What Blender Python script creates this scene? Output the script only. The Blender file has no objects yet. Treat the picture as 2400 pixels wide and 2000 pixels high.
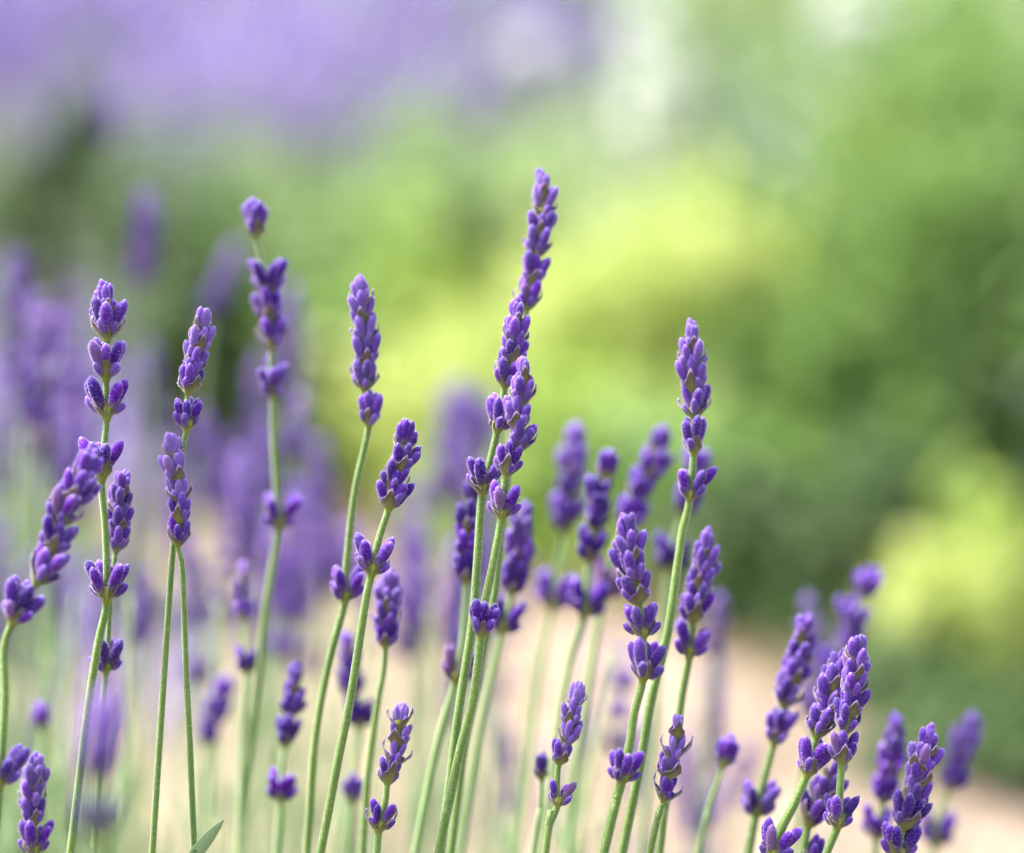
import bpy, math, random
import numpy as np
from mathutils import Vector, Matrix, Quaternion

S = bpy.context.scene
COL = S.collection
R = math.radians
rnd = random.Random(7)
nr = np.random.RandomState(11)

# ------------------------------------------------------------------ camera
PITCH = R(12); CAMZ = 0.70; LENS = 100.0; FOCUS = 0.83
CAM = Vector((0, 0, CAMZ))
FWD = Vector((0, math.cos(PITCH), -math.sin(PITCH)))
UP = Vector((0, math.sin(PITCH), math.cos(PITCH)))
RIGHT = Vector((1, 0, 0))
cd = bpy.data.cameras.new('camera'); cam = bpy.data.objects.new('camera', cd); COL.objects.link(cam)
cam.location = CAM; cam.rotation_euler = (R(90) - PITCH, 0, 0)
cd.lens = LENS; cd.sensor_width = 36; cd.clip_start = 0.02; cd.clip_end = 500
cd.dof.use_dof = True; cd.dof.focus_distance = FOCUS; cd.dof.aperture_fstop = 3.4
S.camera = cam

# ------------------------------------------------------------------ light
SUN_EL, SUN_AZ = R(58), R(-150)      # sun_rotation is measured from +Y, clockwise
w = bpy.data.worlds.new('World'); S.world = w; w.use_nodes = True
nt = w.node_tree; bg = nt.nodes['Background']
sky = nt.nodes.new('ShaderNodeTexSky'); sky.sky_type = 'NISHITA'; sky.sun_disc = False
SUN_DIR = Vector((-0.55, 0.25, 0.85)).normalized()      # towards the sun: high, left, a little beyond the flowers
sky.sun_elevation = math.asin(SUN_DIR.z)
sky.sun_rotation = math.atan2(SUN_DIR.x, SUN_DIR.y)
sky.air_density = 1.0; sky.dust_density = 4.0; sky.ozone_density = 0.6
hs = nt.nodes.new('ShaderNodeHueSaturation'); hs.inputs['Saturation'].default_value = 0.55      # thin bright cloud whitens the sky
nt.links.new(sky.outputs[0], hs.inputs['Color']); nt.links.new(hs.outputs[0], bg.inputs[0]); bg.inputs[1].default_value = 0.15
ld = bpy.data.lights.new('sun', 'SUN'); ld.energy = 2.7; ld.angle = R(10); ld.color = (1, 0.95, 0.87)
sun = bpy.data.objects.new('sun', ld); COL.objects.link(sun)
sun.rotation_euler = (-SUN_DIR).to_track_quat('-Z', 'Y').to_euler(); sun.location = (0, 0, 5)
S.view_settings.view_transform = 'Standard'; S.view_settings.look = 'None'
S.view_settings.exposure = 2.0; S.view_settings.gamma = 1; S.view_settings.use_curve_mapping = False
S.render.engine = 'CYCLES'
S.cycles.use_denoising = True; S.cycles.max_bounces = 6; S.cycles.transparent_max_bounces = 4
S.cycles.diffuse_bounces = 4; S.cycles.use_adaptive_sampling = True; S.cycles.adaptive_threshold = 0.01

# ------------------------------------------------------------------ helpers
K = 36.0 / LENS / 2400.0
def at(px, py, depth):
    """pixel of the 2400x2000 photograph at a distance along the view axis -> world point"""
    return CAM + FWD * depth + RIGHT * ((px - 1200) * K * depth) + UP * ((1000 - py) * K * depth)
def ground(px, py, z=0.0):
    d = FWD + RIGHT * ((px - 1200) * K) + UP * ((1000 - py) * K)
    return CAM + d * ((z - CAMZ) / d.z)

class MD:
    """mesh data: points, faces, one uv per point, one material slot per face"""
    def __init__(s): s.v = []; s.f = []; s.uv = []; s.m = []
    def add(s, v, f, uv=None, m=0):
        o = len(s.v); s.v += [tuple(p) for p in v]
        s.uv += list(uv) if uv is not None else [(0.5, 0.5)] * len(v)
        s.f += [tuple(i + o for i in q) for q in f]
        s.m += [m] * len(f) if isinstance(m, int) else list(m)
    def join(s, o, M=None):
        n = len(s.v)
        s.v += [tuple(M @ Vector(p)) for p in o.v] if M is not None else o.v
        s.uv += o.uv; s.f += [tuple(i + n for i in q) for q in o.f]; s.m += o.m
    def mesh(s, name, mats, smooth=True):
        me = bpy.data.meshes.new(name); me.from_pydata(s.v, [], s.f)
        for x in mats: me.materials.append(x)
        me.polygons.foreach_set('material_index', s.m)
        me.polygons.foreach_set('use_smooth', [smooth] * len(s.f))
        uvl = me.uv_layers.new(name='UVMap')
        idx = np.empty(len(me.loops), dtype=np.int32); me.loops.foreach_get('vertex_index', idx)
        uvl.data.foreach_set('uv', np.array(s.uv, dtype=np.float32)[idx].ravel())
        me.update(); return me

def np_mesh(name, verts, faces, mats, smooth=False):
    me = bpy.data.meshes.new(name); n = len(faces); k = faces.shape[1]
    me.vertices.add(len(verts)); me.vertices.foreach_set('co', verts.astype(np.float32).ravel())
    me.loops.add(n * k); me.loops.foreach_set('vertex_index', faces.astype(np.int32).ravel())
    me.polygons.add(n); me.polygons.foreach_set('loop_start', np.arange(0, n * k, k, dtype=np.int32))
    for x in mats: me.materials.append(x)
    me.polygons.foreach_set('use_smooth', [smooth] * n)
    me.update(calc_edges=True); me.validate(); return me

def link(name, me, parent=None, M=None):
    o = bpy.data.objects.new(name, me); COL.objects.link(o)
    if parent: o.parent = parent
    if M is not None: o.matrix_local = M
    return o
def tag(o, label, cat, group=None, kind=None):
    o['label'] = label
    if cat: o['category'] = cat
    if group: o['group'] = group
    if kind: o['kind'] = kind
    return o
def catmull(P, n=6):
    P = [P[0] * 2 - P[1]] + list(P) + [P[-1] * 2 - P[-2]]; out = []
    for i in range(1, len(P) - 2):
        a, b, c, d = P[i - 1:i + 3]
        for k in range(n):
            t = k / n
            out.append(0.5 * ((2 * b) + (c - a) * t + (2 * a - 5 * b + 4 * c - d) * t * t + (3 * b - a - 3 * c + d) * t ** 3))
    out.append(P[-2]); return out

# ------------------------------------------------------------------ materials
def mat(name):
    m = bpy.data.materials.new(name); m.use_nodes = True
    n = m.node_tree.nodes; return m, n, m.node_tree.links, n['Principled BSDF']
def ramp(n, stops):
    r = n.new('ShaderNodeValToRGB'); e = r.color_ramp.elements
    while len(e) < len(stops): e.new(0.5)
    for x, (p, c) in zip(e, stops): x.position = p; x.color = (*c, 1)
    return r
def noise(n, scale, detail=3):
    x = n.new('ShaderNodeTexNoise'); x.inputs['Scale'].default_value = scale; x.inputs['Detail'].default_value = detail; return x
def mix(n, l, a, b, f, mode='MIX'):
    x = n.new('ShaderNodeMix'); x.data_type = 'RGBA'; x.blend_type = mode
    for s, v in ((0, f), (6, a), (7, b)):
        if isinstance(v, bpy.types.NodeSocket): l.new(v, x.inputs[s])
        elif s == 0: x.inputs[0].default_value = v
        else: x.inputs[s].default_value = (*v, 1)
    return x.outputs[2]
def obj_coords(n, l, tex):
    c = n.new('ShaderNodeTexCoord'); l.new(c.outputs['Object'], tex.inputs['Vector'])

def bud_material(name, stops, tipc, sheen=0.25):
    m, n, l, b = mat(name)
    uv = n.new('ShaderNodeUVMap'); sx = n.new('ShaderNodeSeparateXYZ'); l.new(uv.outputs[0], sx.inputs[0])
    r = ramp(n, stops); l.new(sx.outputs[1], r.inputs[0])
    no = noise(n, 900, 2); obj_coords(n, l, no)
    r2 = ramp(n, [(0.35, (0.72, 0.66, 0.8)), (0.68, (1.3, 1.3, 1.25))]); l.new(no.outputs[0], r2.inputs[0])
    c = mix(n, l, r.outputs[0], r2.outputs[0], 1.0, 'MULTIPLY')
    oi = n.new('ShaderNodeObjectInfo')                       # bud-to-bud variation
    hs = n.new('ShaderNodeHueSaturation'); l.new(c, hs.inputs['Color'])
    mr = n.new('ShaderNodeMapRange'); l.new(oi.outputs['Random'], mr.inputs[0]); mr.inputs[3].default_value = 0.6; mr.inputs[4].default_value = 1.4
    l.new(mr.outputs[0], hs.inputs['Value'])
    mh = n.new('ShaderNodeMapRange'); l.new(oi.outputs['Random'], mh.inputs[0]); mh.inputs[3].default_value = 0.487; mh.inputs[4].default_value = 0.512
    l.new(mh.outputs[0], hs.inputs['Hue'])
    gt = n.new('ShaderNodeMath'); gt.operation = 'GREATER_THAN'; l.new(oi.outputs['Random'], gt.inputs[0]); gt.inputs[1].default_value = 0.97
    wf_ = n.new('ShaderNodeMath'); wf_.operation = 'MULTIPLY'; l.new(gt.outputs[0], wf_.inputs[0]); wf_.inputs[1].default_value = 0.55
    hv = mix(n, l, hs.outputs[0], (0.16, 0.10, 0.09), wf_.outputs[0])
    c2 = mix(n, l, tipc, hv, oi.outputs['Alpha'])  # alpha of the object colour: ripeness, plus painted blur haze on far heads
    l.new(c2, b.inputs['Base Color'])
    b.inputs['Roughness'].default_value = 0.75; b.inputs['Specular IOR Level'].default_value = 0.25
    b.inputs['Sheen Weight'].default_value = sheen; b.inputs['Sheen Roughness'].default_value = 0.35
    b.inputs['Sheen Tint'].default_value = (0.85, 0.70, 1, 1)
    bp = n.new('ShaderNodeBump'); bp.inputs['Strength'].default_value = 0.5; bp.inputs['Distance'].default_value = 0.0002
    n2 = noise(n, 2600, 2); obj_coords(n, l, n2); l.new(n2.outputs[0], bp.inputs['Height']); l.new(bp.outputs[0], b.inputs['Normal'])
    return m
M_BUD = bud_material('violet_bud', [(0.0, (0.16, 0.17, 0.07)), (0.15, (0.12, 0.085, 0.12)), (0.36, (0.043, 0.0008, 0.17)), (0.82, (0.050, 0.0015, 0.205)), (0.94, (0.09, 0.02, 0.32)), (1, (0.25, 0.19, 0.50))], (0.27, 0.165, 0.50))
M_PETAL = bud_material('pale_tip', [(0, (0.35, 0.27, 0.72)), (1, (0.55, 0.5, 0.85))], (0.5, 0.42, 0.8))
def hair_material(name, c):
    m, n, l, b = mat(name); b.inputs['Base Color'].default_value = (*c, 1); b.inputs['Roughness'].default_value = 0.6
    b.inputs['Subsurface Weight'].default_value = 0
    t = n.new('ShaderNodeBsdfTranslucent'); t.inputs[0].default_value = (*c, 1)
    mx = n.new('ShaderNodeMixShader'); mx.inputs[0].default_value = 0.5
    l.new(b.outputs[0], mx.inputs[1]); l.new(t.outputs[0], mx.inputs[2]); l.new(mx.outputs[0], n['Material Output'].inputs[0]); return m
M_HAIR = hair_material('lilac_hair', (0.70, 0.54, 0.94))
M_WHAIR = hair_material('white_hair', (0.82, 0.86, 0.70))

def bract_material():
    m, n, l, b = mat('bract')
    uv = n.new('ShaderNodeUVMap'); sx = n.new('ShaderNodeSeparateXYZ'); l.new(uv.outputs[0], sx.inputs[0])
    r = ramp(n, [(0.0, (0.19, 0.23, 0.03)), (0.3, (0.19, 0.19, 0.05)), (0.6, (0.13, 0.105, 0.06)), (0.85, (0.09, 0.06, 0.06)), (1.0, (0.22, 0.16, 0.28))])
    l.new(sx.outputs[1], r.inputs[0])
    wv = n.new('ShaderNodeMath'); wv.operation = 'SINE'; ml = n.new('ShaderNodeMath'); ml.operation = 'MULTIPLY'
    l.new(sx.outputs[0], ml.inputs[0]); ml.inputs[1].default_value = 56; l.new(ml.outputs[0], wv.inputs[0])
    r2 = ramp(n, [(0.0, (1.1, 1.1, 1.05)), (0.6, (1, 1, 1)), (1.0, (0.55, 0.5, 0.5))]); l.new(wv.outputs[0], r2.inputs[0])
    c = mix(n, l, r.outputs[0], r2.outputs[0], 1.0, 'MULTIPLY')
    l.new(c, b.inputs['Base Color']); b.inputs['Roughness'].default_value = 0.7
    b.inputs['Sheen Weight'].default_value = 0.4; b.inputs['Sheen Roughness'].default_value = 0.4
    b.inputs['Specular IOR Level'].default_value = 0.2
    return m
M_BRACT = bract_material()

def stem_material(name, c1, c2, sp):
    m, n, l, b = mat(name)
    no = noise(n, 3200, 2); obj_coords(n, l, no)
    r = ramp(n, [(0.40, c1), (0.58, c2), (0.72, sp)]); l.new(no.outputs[0], r.inputs[0])
    nb = noise(n, 35, 2); obj_coords(n, l, nb)
    r2 = ramp(n, [(0.3, (0.72, 0.82, 0.7)), (0.7, (1.2, 1.15, 1.1))]); l.new(nb.outputs[0], r2.inputs[0])
    c = mix(n, l, r.outputs[0], r2.outputs[0], 1.0, 'MULTIPLY')
    l.new(c, b.inputs['Base Color']); b.inputs['Roughness'].default_value = 0.6
    b.inputs['Sheen Weight'].default_value = 0.9; b.inputs['Sheen Roughness'].default_value = 0.3
    b.inputs['Sheen Tint'].default_value = (0.9, 1, 0.8, 1)
    bp = n.new('ShaderNodeBump'); bp.inputs['Strength'].default_value = 0.4; bp.inputs['Distance'].default_value = 0.0002
    l.new(no.outputs[0], bp.inputs['Height']); l.new(bp.outputs[0], b.inputs['Normal'])
    return m
M_STEM = stem_material('green_stem', (0.065, 0.14, 0.008), (0.12, 0.21, 0.022), (0.40, 0.46, 0.25))
M_STEM2 = stem_material('silver_green_stem', (0.17, 0.26, 0.09), (0.21, 0.31, 0.12), (0.38, 0.45, 0.28))
M_LEAF = stem_material('lavender_leaf', (0.24, 0.34, 0.17), (0.30, 0.41, 0.22), (0.45, 0.52, 0.38))

# ------------------------------------------------------------------ bud, bract and whorl shapes (metres)
MM = 0.001
def hairs(md, pts, nrm, length, width, m):
    for p, q in zip(pts, nrm):
        q = (q + Vector((rnd.gauss(0, .32), rnd.gauss(0, .32), rnd.gauss(0.15, .32)))).normalized()
        s = q.orthogonal().normalized(); s.rotate(Quaternion(q, rnd.random() * 6.28))
        L = length * rnd.uniform(0.5, 1.2)
        md.add([p - s * width / 2, p + s * width / 2, p + q * L], [(0, 1, 2)], m=m)
PROF = [(0, .085), (.05, .12), (.15, .155), (.32, .185), (.50, .208), (.66, .206), (.79, .186), (.88, .150), (.94, .108), (.965, .078), (.99, .072), (1.015, .046), (1.03, .0)]
def bud_md(L, wr=1.0, seg=16, bend=0.0, hair=0, lo=False):
    md = MD(); prof = PROF if not lo else PROF[::2]
    V = []; UV = []; ph = rnd.random() * 6.28
    def pos(t, r, a, rib=True):
        rr = r * L * wr
        if rib: rr *= 1 + 0.055 * math.cos(a * 8 + ph) * (1 if 0.1 < t < 0.92 else 0.2) + 0.03 * math.sin(2 * a + ph)
        z = t * L
        return Vector((rr * math.cos(a) + bend * L * t * t, rr * math.sin(a), z))
    for t, r in prof:
        for k in range(seg):
            a = 2 * math.pi * k / seg; V.append(pos(t, r, a)); UV.append((k / seg, t))
    F = []
    for i in range(len(prof) - 1):
        for k in range(seg):
            F.append((i * seg + k, i * seg + (k + 1) % seg, (i + 1) * seg + (k + 1) % seg, (i + 1) * seg + k))
    md.add(V, F, UV, 0)
    if hair:
        P, N = [], []
        for _ in range(hair):
            t = rnd.uniform(0.08, 0.97); a = rnd.random() * 6.28
            r = np.interp(t, [p[0] for p in PROF], [p[1] for p in PROF])
            P.append(pos(t, r, a)); N.append(Vector((math.cos(a), math.sin(a), 0.15 + (1.2 if t > .88 else 0))))
        hairs(md, P, N, 0.45 * MM, 0.06 * MM, 1)
    return md
def bract_md(L, hair=0, lo=False, half=78, flare=1.0):
    md = MD(); nu, nv = (13, 8) if not lo else (7, 4); V = []; UV = []
    for j in range(nv):
        v = j / (nv - 1)
        for i in range(nu):
            u = -1 + 2 * i / (nu - 1); a = R(half) * u * (1 - 0.25 * v)
            h = L * (0.52 + 0.16 * math.cos(u * 9.5) * 0.3) * (1 - 0.35 * abs(u) ** 1.5) + L * 0.42 * math.exp(-(u / 0.3) ** 2)
            z = h * v
            r = 0.95 * MM + flare * 2.7 * MM * (min(z / (L * 0.6), 1.15) ** 0.75) - 0.5 * MM * max(0, z / L - 0.6) * 1.5
            if v > 0.85: r += 0.12 * MM * math.sin(u * 14)
            V.append((r * math.cos(a), r * math.sin(a), z)); UV.append(((u + 1) / 2, v))
    F = [(j * nu + i, j * nu + i + 1, (j + 1) * nu + i + 1, (j + 1) * nu + i) for j in range(nv - 1) for i in range(nu - 1)]
    o = len(V)                                              # inner skin, 0.15 mm inside: the bract has a thickness
    V2 = [(x * 0.93, y * 0.93, z * 0.99) for x, y, z in V]
    F2 = [tuple(reversed([i + o for i in q])) for q in F]
    rim = [(nv - 1) * nu + i for i in range(nu)]
    F3 = [(rim[i], rim[i + 1], rim[i + 1] + o, rim[i] + o) for i in range(nu - 1)]
    for e in (0, nu - 1):
        for j in range(nv - 1):
            q = (j * nu + e, (j + 1) * nu + e, (j + 1) * nu + e + o, j * nu + e + o); F3.append(q if e else tuple(reversed(q)))
    md.add(V + V2, F + F2 + F3, UV + UV, 0)
    if hair:
        P, N = [], []
        for _ in range(hair):
            i = rnd.randrange(nu); j = nv - 1 if rnd.random() < 0.6 else rnd.randrange(nv)
            p = Vector(V[j * nu + i]); 
            if i < nu - 1: p = p.lerp(Vector(V[j * nu + i + 1]), rnd.random())
            P.append(p); N.append(Vector((p.x, p.y, 1.2 * MM)).normalized())
        hairs(md, P, N, 0.35 * MM, 0.045 * MM, 1)
    return md
def node_md():
    md = MD(); seg = 10; prof = [(-.9, .95), (0, 1.25), (1.2, 1.75), (2.6, 1.9), (3.4, 1.2), (3.6, .9)]; V = []; UV = []
    for z, r in prof:
        for k in range(seg):
            a = 2 * math.pi * k / seg; V.append((r * MM * math.cos(a), r * MM * math.sin(a), z * MM)); UV.append((k / seg, 0.05 + 0.05 * z))
    F = [(i * seg + k, i * seg + (k + 1) % seg, (i + 1) * seg + (k + 1) % seg, (i + 1) * seg + k) for i in range(len(prof) - 1) for k in range(seg)]
    md.add(V, F, UV, 0); return md

BIG = [bud_md(L * MM, w_, 16, b_, 460).mesh('bud', [M_BUD, M_HAIR]) for L, w_, b_ in ((7.5, .86, .03), (7.0, .92, -.02), (7.9, .82, .05), (6.6, .95, .0))]
SMALL = [bud_md(L * MM, w_, 14, b_, 250).mesh('bud', [M_BUD, M_HAIR]) for L, w_, b_ in ((4.6, 1.12, .02), (3.9, 1.2, .0), (5.2, 1.08, -.03))]
BRACT = [bract_md(L * MM, 110, flare=fl).mesh('bract', [M_BRACT, M_HAIR]) for L, fl in ((5.6, 1.0), (6.4, .95), (5.0, 1.1))]
NODE = node_md().mesh('flower_whorl', [M_BRACT])
LBIG = [bud_md(L * MM, 1.0, 8, b_, 0, True) for L, b_ in ((7.4, .03), (6.8, -.02))]
LSMALL = [bud_md(4.5 * MM, 1.15, 8, 0, 0, True)]
LBR = [bract_md(5.6 * MM, 0, True)]

def cyme_layout(kind, spread, r):
    """-> bud placements (size class, azimuth, base radius, base height, lean), kind: crowd / open / top / lone"""
    out = []
    for side in (0, 180):
        if kind == 'top':
            big = [(-48, .8, 3.0, 7), (2, 1.5, 2.2, 11), (46, .9, 2.7, 8)]; small = [(-22, 2.0, 1.3, 15)]
        elif kind == 'round':
            big = [(-60, 1.0, 2.6, 12), (-24, 1.5, 1.8, 20), (18, 1.1, 2.9, 13), (58, 1.2, 2.0, 17)]; small = [(-40, 2.1, 1.3, 26), (38, 2.1, 1.3, 26)]
        elif kind == 'crowd':
            big = [(-58, 1.4, 2.2, 24), (2, 1.1, 3.2, 13), (56, 1.4, 2.1, 24)]; small = [(-80, 1.9, 1.2, 28), (34, 2.1, 1.2, 30)]
        else:
            big = [(-46, 1.3, 2.2, 25), (0, 1.2, 2.8, 27), (46, 1.35, 2.2, 25)]; small = [(-26, 2.1, 1.1, 38), (30, 2.1, 1.0, 39)]
        if r.random() < 0.15: big.pop(r.randrange(len(big)))
        if r.random() < 0.3: small.pop()
        for cl, L in ((0, big), (1, small)):
            for az, br, z, lean in L:
                out.append((cl, side + az + r.gauss(0, 7), br, z + r.gauss(0, .25), max(2, (lean + r.gauss(0, 3.5)) * spread)))
    if kind == 'top':
        out.append((0, r.random() * 360, .3, 4.2, 3)); out.append((0, r.random() * 360, .8, 3.6, 6))
    return out
def bud_matrix(az, br, z, lean, sc, roll):
    return Matrix.Rotation(R(az), 4, 'Z') @ Matrix.Translation((br * MM, 0, z * MM)) @ Matrix.Rotation(R(lean), 4, 'Y') @ Matrix.Rotation(roll, 4, 'Z') @ Matrix.Scale(sc, 4)

LOW = {}
for kind in ('top', 'round', 'crowd', 'open'):                         # whorls of blurred stalks: buds and bracts in one mesh
    for v in range(4):
        md = MD(); nd = node_md(); nd.m = [1] * len(nd.m); md.join(nd)
        for cl, az, br, z, lean in cyme_layout(kind, 0.95, rnd):
            md.join(LBIG[rnd.randrange(2)] if cl == 0 else LSMALL[0], bud_matrix(az, br, z, lean, rnd.uniform(.98, 1.2), rnd.random() * 6))
        for a in (0, 180):
            b = MD(); b.join(LBR[0]); b.m = [1] * len(b.m); md.join(b, Matrix.Rotation(R(a), 4, 'Z'))
        LOW[kind, v] = md.mesh('flower_whorl', [M_BUD, M_BRACT])

def stem_mesh(P, r0, r1, root, material, hair=True, nseg=8):
    """square, slightly ribbed stem along P (tip first)"""
    md = MD(); n = len(P); V = []; UV = []; frames = []
    side = RIGHT.copy()
    for i, p in enumerate(P):
        t = (P[max(i - 1, 0)] - P[min(i + 1, n - 1)]).normalized()
        side = (side - t * side.dot(t)).normalized(); f = t.cross(side)
        r = r0 + (r1 - r0) * min(1, i / (n * 0.6)); frames.append((p - root, side.copy(), f, r))
        for k in range(nseg):
            a = 2 * math.pi * (k + .5) / nseg + 0.35
            rr = r * (1.1 if k % 2 else 0.88)
            V.append(p - root + side * (rr * math.cos(a)) + f * (rr * math.sin(a))); UV.append((k / nseg, i / n))
    F = [(i * nseg + k, i * nseg + (k + 1) % nseg, (i + 1) * nseg + (k + 1) % nseg, (i + 1) * nseg + k) for i in range(n - 1) for k in range(nseg)]
    F.append(tuple(range(nseg - 1, -1, -1))); md.add(V, F, UV, 0)
    md.m = [0] * len(md.f)
    if hair:
        Pp, N = [], []
        for i in range(n - 1):
            a, b = frames[i], frames[i + 1]
            if (a[0] + root).z < 0.33: break
            for _ in range(int((a[0] - b[0]).length / MM * 52)):
                u = rnd.random(); th = rnd.random() * 6.28; p = a[0].lerp(b[0], u); d = a[1] * math.cos(th) + a[2] * math.sin(th)
                Pp.append(p + d * a[3] * 0.93); N.append(d)
        hairs(md, Pp, N, 0.40 * MM, 0.07 * MM, 1)
    return md.mesh('stem', [material, M_WHAIR])

G_SHARP = 'lavender stalks in focus in the front row'
G_SOFT = 'softly blurred lavender stalks behind the front row'
def stalk(path, D, D2, size, spread, whorls, phi0, level, pale, label, group, stemr=1.0, pale_top=True, r=rnd, round_top=False, name='lavender_stalk'):
    if level and D > .2: D *= 1.15; D2 *= 1.15; size *= .8; spread *= .85
    size *= 1.08; spread *= 0.97; stemr *= 1.14
    """level 0: every bud its own object; 1: one mesh per whorl"""
    top, bot = path[0][1], path[-1][1]
    P = [at(x, y, FOCUS + D + (D2 - D) * ((y - top) / max(1, bot - top))) for x, y in path]
    P = [p + RIGHT * (r.gauss(0, .35) * MM) if 0 < q < len(P) - 1 else p for q, p in enumerate(P)]
    # carry on below the frame down to the ground
    e, t = P[-1], (P[-1] - P[-2]).normalized()
    k = e.z / 3
    P += [e + t * k * 1.05, Vector((e.x + t.x * k * 1.6 , e.y + t.y * k * 1.2, e.z * 0.30)), Vector((e.x + t.x * k * 1.7, e.y + t.y * k * 1.1, -0.004))]
    root = Vector((P[-1].x, P[-1].y, 0))
    E = bpy.data.objects.new(name, None); COL.objects.link(E); E.location = root; E.empty_display_size = 0.02
    tag(E, label, 'lavender', group)
    n_in = 5; C = catmull(P, n_in)
    ycam = [1000 - (p - CAM).dot(UP) / ((p - CAM).dot(FWD) * K) for p in C]
    def locate(y):
        for i in range(len(C) - 1):
            if ycam[i] <= y <= ycam[i + 1] or i == len(C) - 2:
                u = (y - ycam[i]) / max(1e-6, ycam[i + 1] - ycam[i]); return C[i].lerp(C[i + 1], max(0, min(1, u))), (C[i] - C[i + 1]).normalized()
    ptop, _ = locate(whorls[0])
    keep = [ptop + (C[0] - ptop) * 0.0] + [c for c, y in zip(C, ycam) if y > whorls[0] + 2]
    tipdir = (keep[0] - keep[1]).normalized()
    st = stem_mesh([keep[0] + tipdir * 2.5 * MM * size] + keep, 0.62 * MM * stemr, 0.98 * MM * stemr, root, M_STEM if level == 0 else M_STEM2, hair=(level == 0))
    link('stem', st, E)
    n = len(whorls); scale_px = K * (FOCUS + D)
    for i, y in enumerate(whorls):
        p, t = locate(y)
        ax = (RIGHT - t * RIGHT.dot(t)).normalized(); az = t; ay = az.cross(ax)
        B = Matrix((ax, ay, az)).transposed().to_4x4()
        phi = R(phi0 + 90 * (n - 1 - i) + r.gauss(0, 9))
        gap = (y - whorls[i - 1]) * scale_px if i else 0
        kind = ('round' if n > 1 and (whorls[1] - y) * scale_px > 11 * MM else 'top') if i == 0 else ('crowd' if gap < 9.0 * MM else 'open')
        s = size * (0.82 if i == 0 and not round_top else 1) * r.uniform(.95, 1.05)
        if kind == 'open': s *= 1.1
        if kind == 'round': s *= 1.2
        M = Matrix.Translation(p - root) @ B @ Matrix.Rotation(phi, 4, 'Z') @ Matrix.Scale(s, 4)
        frac = i / max(1, n - 1)
        if D > .2: pale = max(pale, .75)  # far heads get their blur haze as a paler bud colour
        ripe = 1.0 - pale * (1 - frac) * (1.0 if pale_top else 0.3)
        if level:
            o = link('flower_whorl', LOW[kind, r.randrange(4)], E, M); o.color = (1, 1, 1, max(0, ripe))
            continue
        W = link('flower_whorl', NODE, E, M)
        for cl, az_, br, z, lean in cyme_layout(kind, spread, r):
            me = BIG[r.randrange(4)] if cl == 0 else SMALL[r.randrange(3)]
            b = link('bud', me, W, bud_matrix(az_, br, z, lean, r.uniform(.95, 1.2) * (.74 if pale > .62 else 1) * (.85 if cl else 1), r.random() * 6.28))
            b.color = (1, 1, 1, max(0, min(1, ripe - (0.18 if cl else 0) + r.gauss(0, .08))))
        for a in (0, 180):
            link('bract', BRACT[r.randrange(3)], W, Matrix.Rotation(R(a + r.gauss(0, 5)), 4, 'Z') @ Matrix.Scale((1.2 if kind != 'open' else 1.0) * (1.12 if pale > .62 else 1) * r.uniform(.92, 1.08), 4))
    return E

# ------------------------------------------------------------------ setting: ground, path
def ground_material(name, cols, sc, bump):
    m, n, l, b = mat(name); a = noise(n, sc, 6); obj_coords(n, l, a); r = ramp(n, cols); l.new(a.outputs[0], r.inputs[0])
    l.new(r.outputs[0], b.inputs['Base Color']); b.inputs['Roughness'].default_value = 0.95; b.inputs['Specular IOR Level'].default_value = 0.1
    bp = n.new('ShaderNodeBump'); bp.inputs['Distance'].default_value = bump; l.new(a.outputs[0], bp.inputs['Height']); l.new(bp.outputs[0], b.inputs['Normal']); return m
M_SOIL = ground_material('soil', [(0.3, (0.05, 0.04, 0.025)), (0.7, (0.13, 0.10, 0.06))], 40, 0.01)
M_PATH = ground_material('sandy_path', [(0.38, (0.165, 0.122, 0.087)), (0.5, (0.26, 0.20, 0.147)), (0.64, (0.315, 0.25, 0.185))], 6, 0.004)
g = MD(); g.add([(-80, -20, 0), (80, -20, 0), (80, 140, 0), (-80, 140, 0)], [(0, 1, 2, 3)])
o = link('ground', g.mesh('ground', [M_SOIL])); o['kind'] = 'structure'
far = [(-2600, 1080), (-400, 1120), (457, 1190), (1100, 1370), (1657, 1545), (2050, 1720), (2343, 1890), (2800, 2150), (3300, 2500)]
fp = [ground(x, y) for x, y in far]; fp[0] = Vector((-6, fp[1].y + 1.2, 0))
npts = [Vector((p.x - 0.25, min(1.52, p.y - 0.25), 0)) for p in fp]; npts[0] = Vector((-6, 1.52, 0))
V = [(p.x, p.y, 0.004) for p in fp] + [(p.x, p.y, 0.004) for p in npts]; n_ = len(fp)
g = MD(); g.add(V, [(i, i + n_, i + 1 + n_, i + 1) for i in range(n_ - 1)])
o = link('path', g.mesh('path', [M_PATH])); o['kind'] = 'structure'
# gravel scattered over the path
def pebbles(n):
    base = np.array([(1, 0, 0), (0, 1, 0), (-1, 0, 0), (0, -1, 0), (0, 0, .7), (0, 0, -.3)]); tri = np.array([(0, 1, 4), (1, 2, 4), (2, 3, 4), (3, 0, 4), (1, 0, 5), (2, 1, 5), (3, 2, 5), (0, 3, 5)])
    V = []; F = []
    for i in range(n):
        a = rnd.random(); k = rnd.randrange(1, n_ - 1); q = fp[k].lerp(fp[min(k + 1, n_ - 1)], rnd.random()); p = npts[k].lerp(npts[min(k + 1, n_ - 1)], rnd.random()); c = q.lerp(p, a)
        s = rnd.uniform(.003, .008); th = rnd.random() * 6.28; ro = np.array([[math.cos(th), -math.sin(th), 0], [math.sin(th), math.cos(th), 0], [0, 0, 1]])
        V.append((base * s * nr.uniform(.7, 1.3, 3)) @ ro.T + np.array([c.x, c.y, 0.006])); F.append(tri + 6 * i)
    return np_mesh('gravel', np.vstack(V), np.vstack(F), [M_GRAV])
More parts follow.
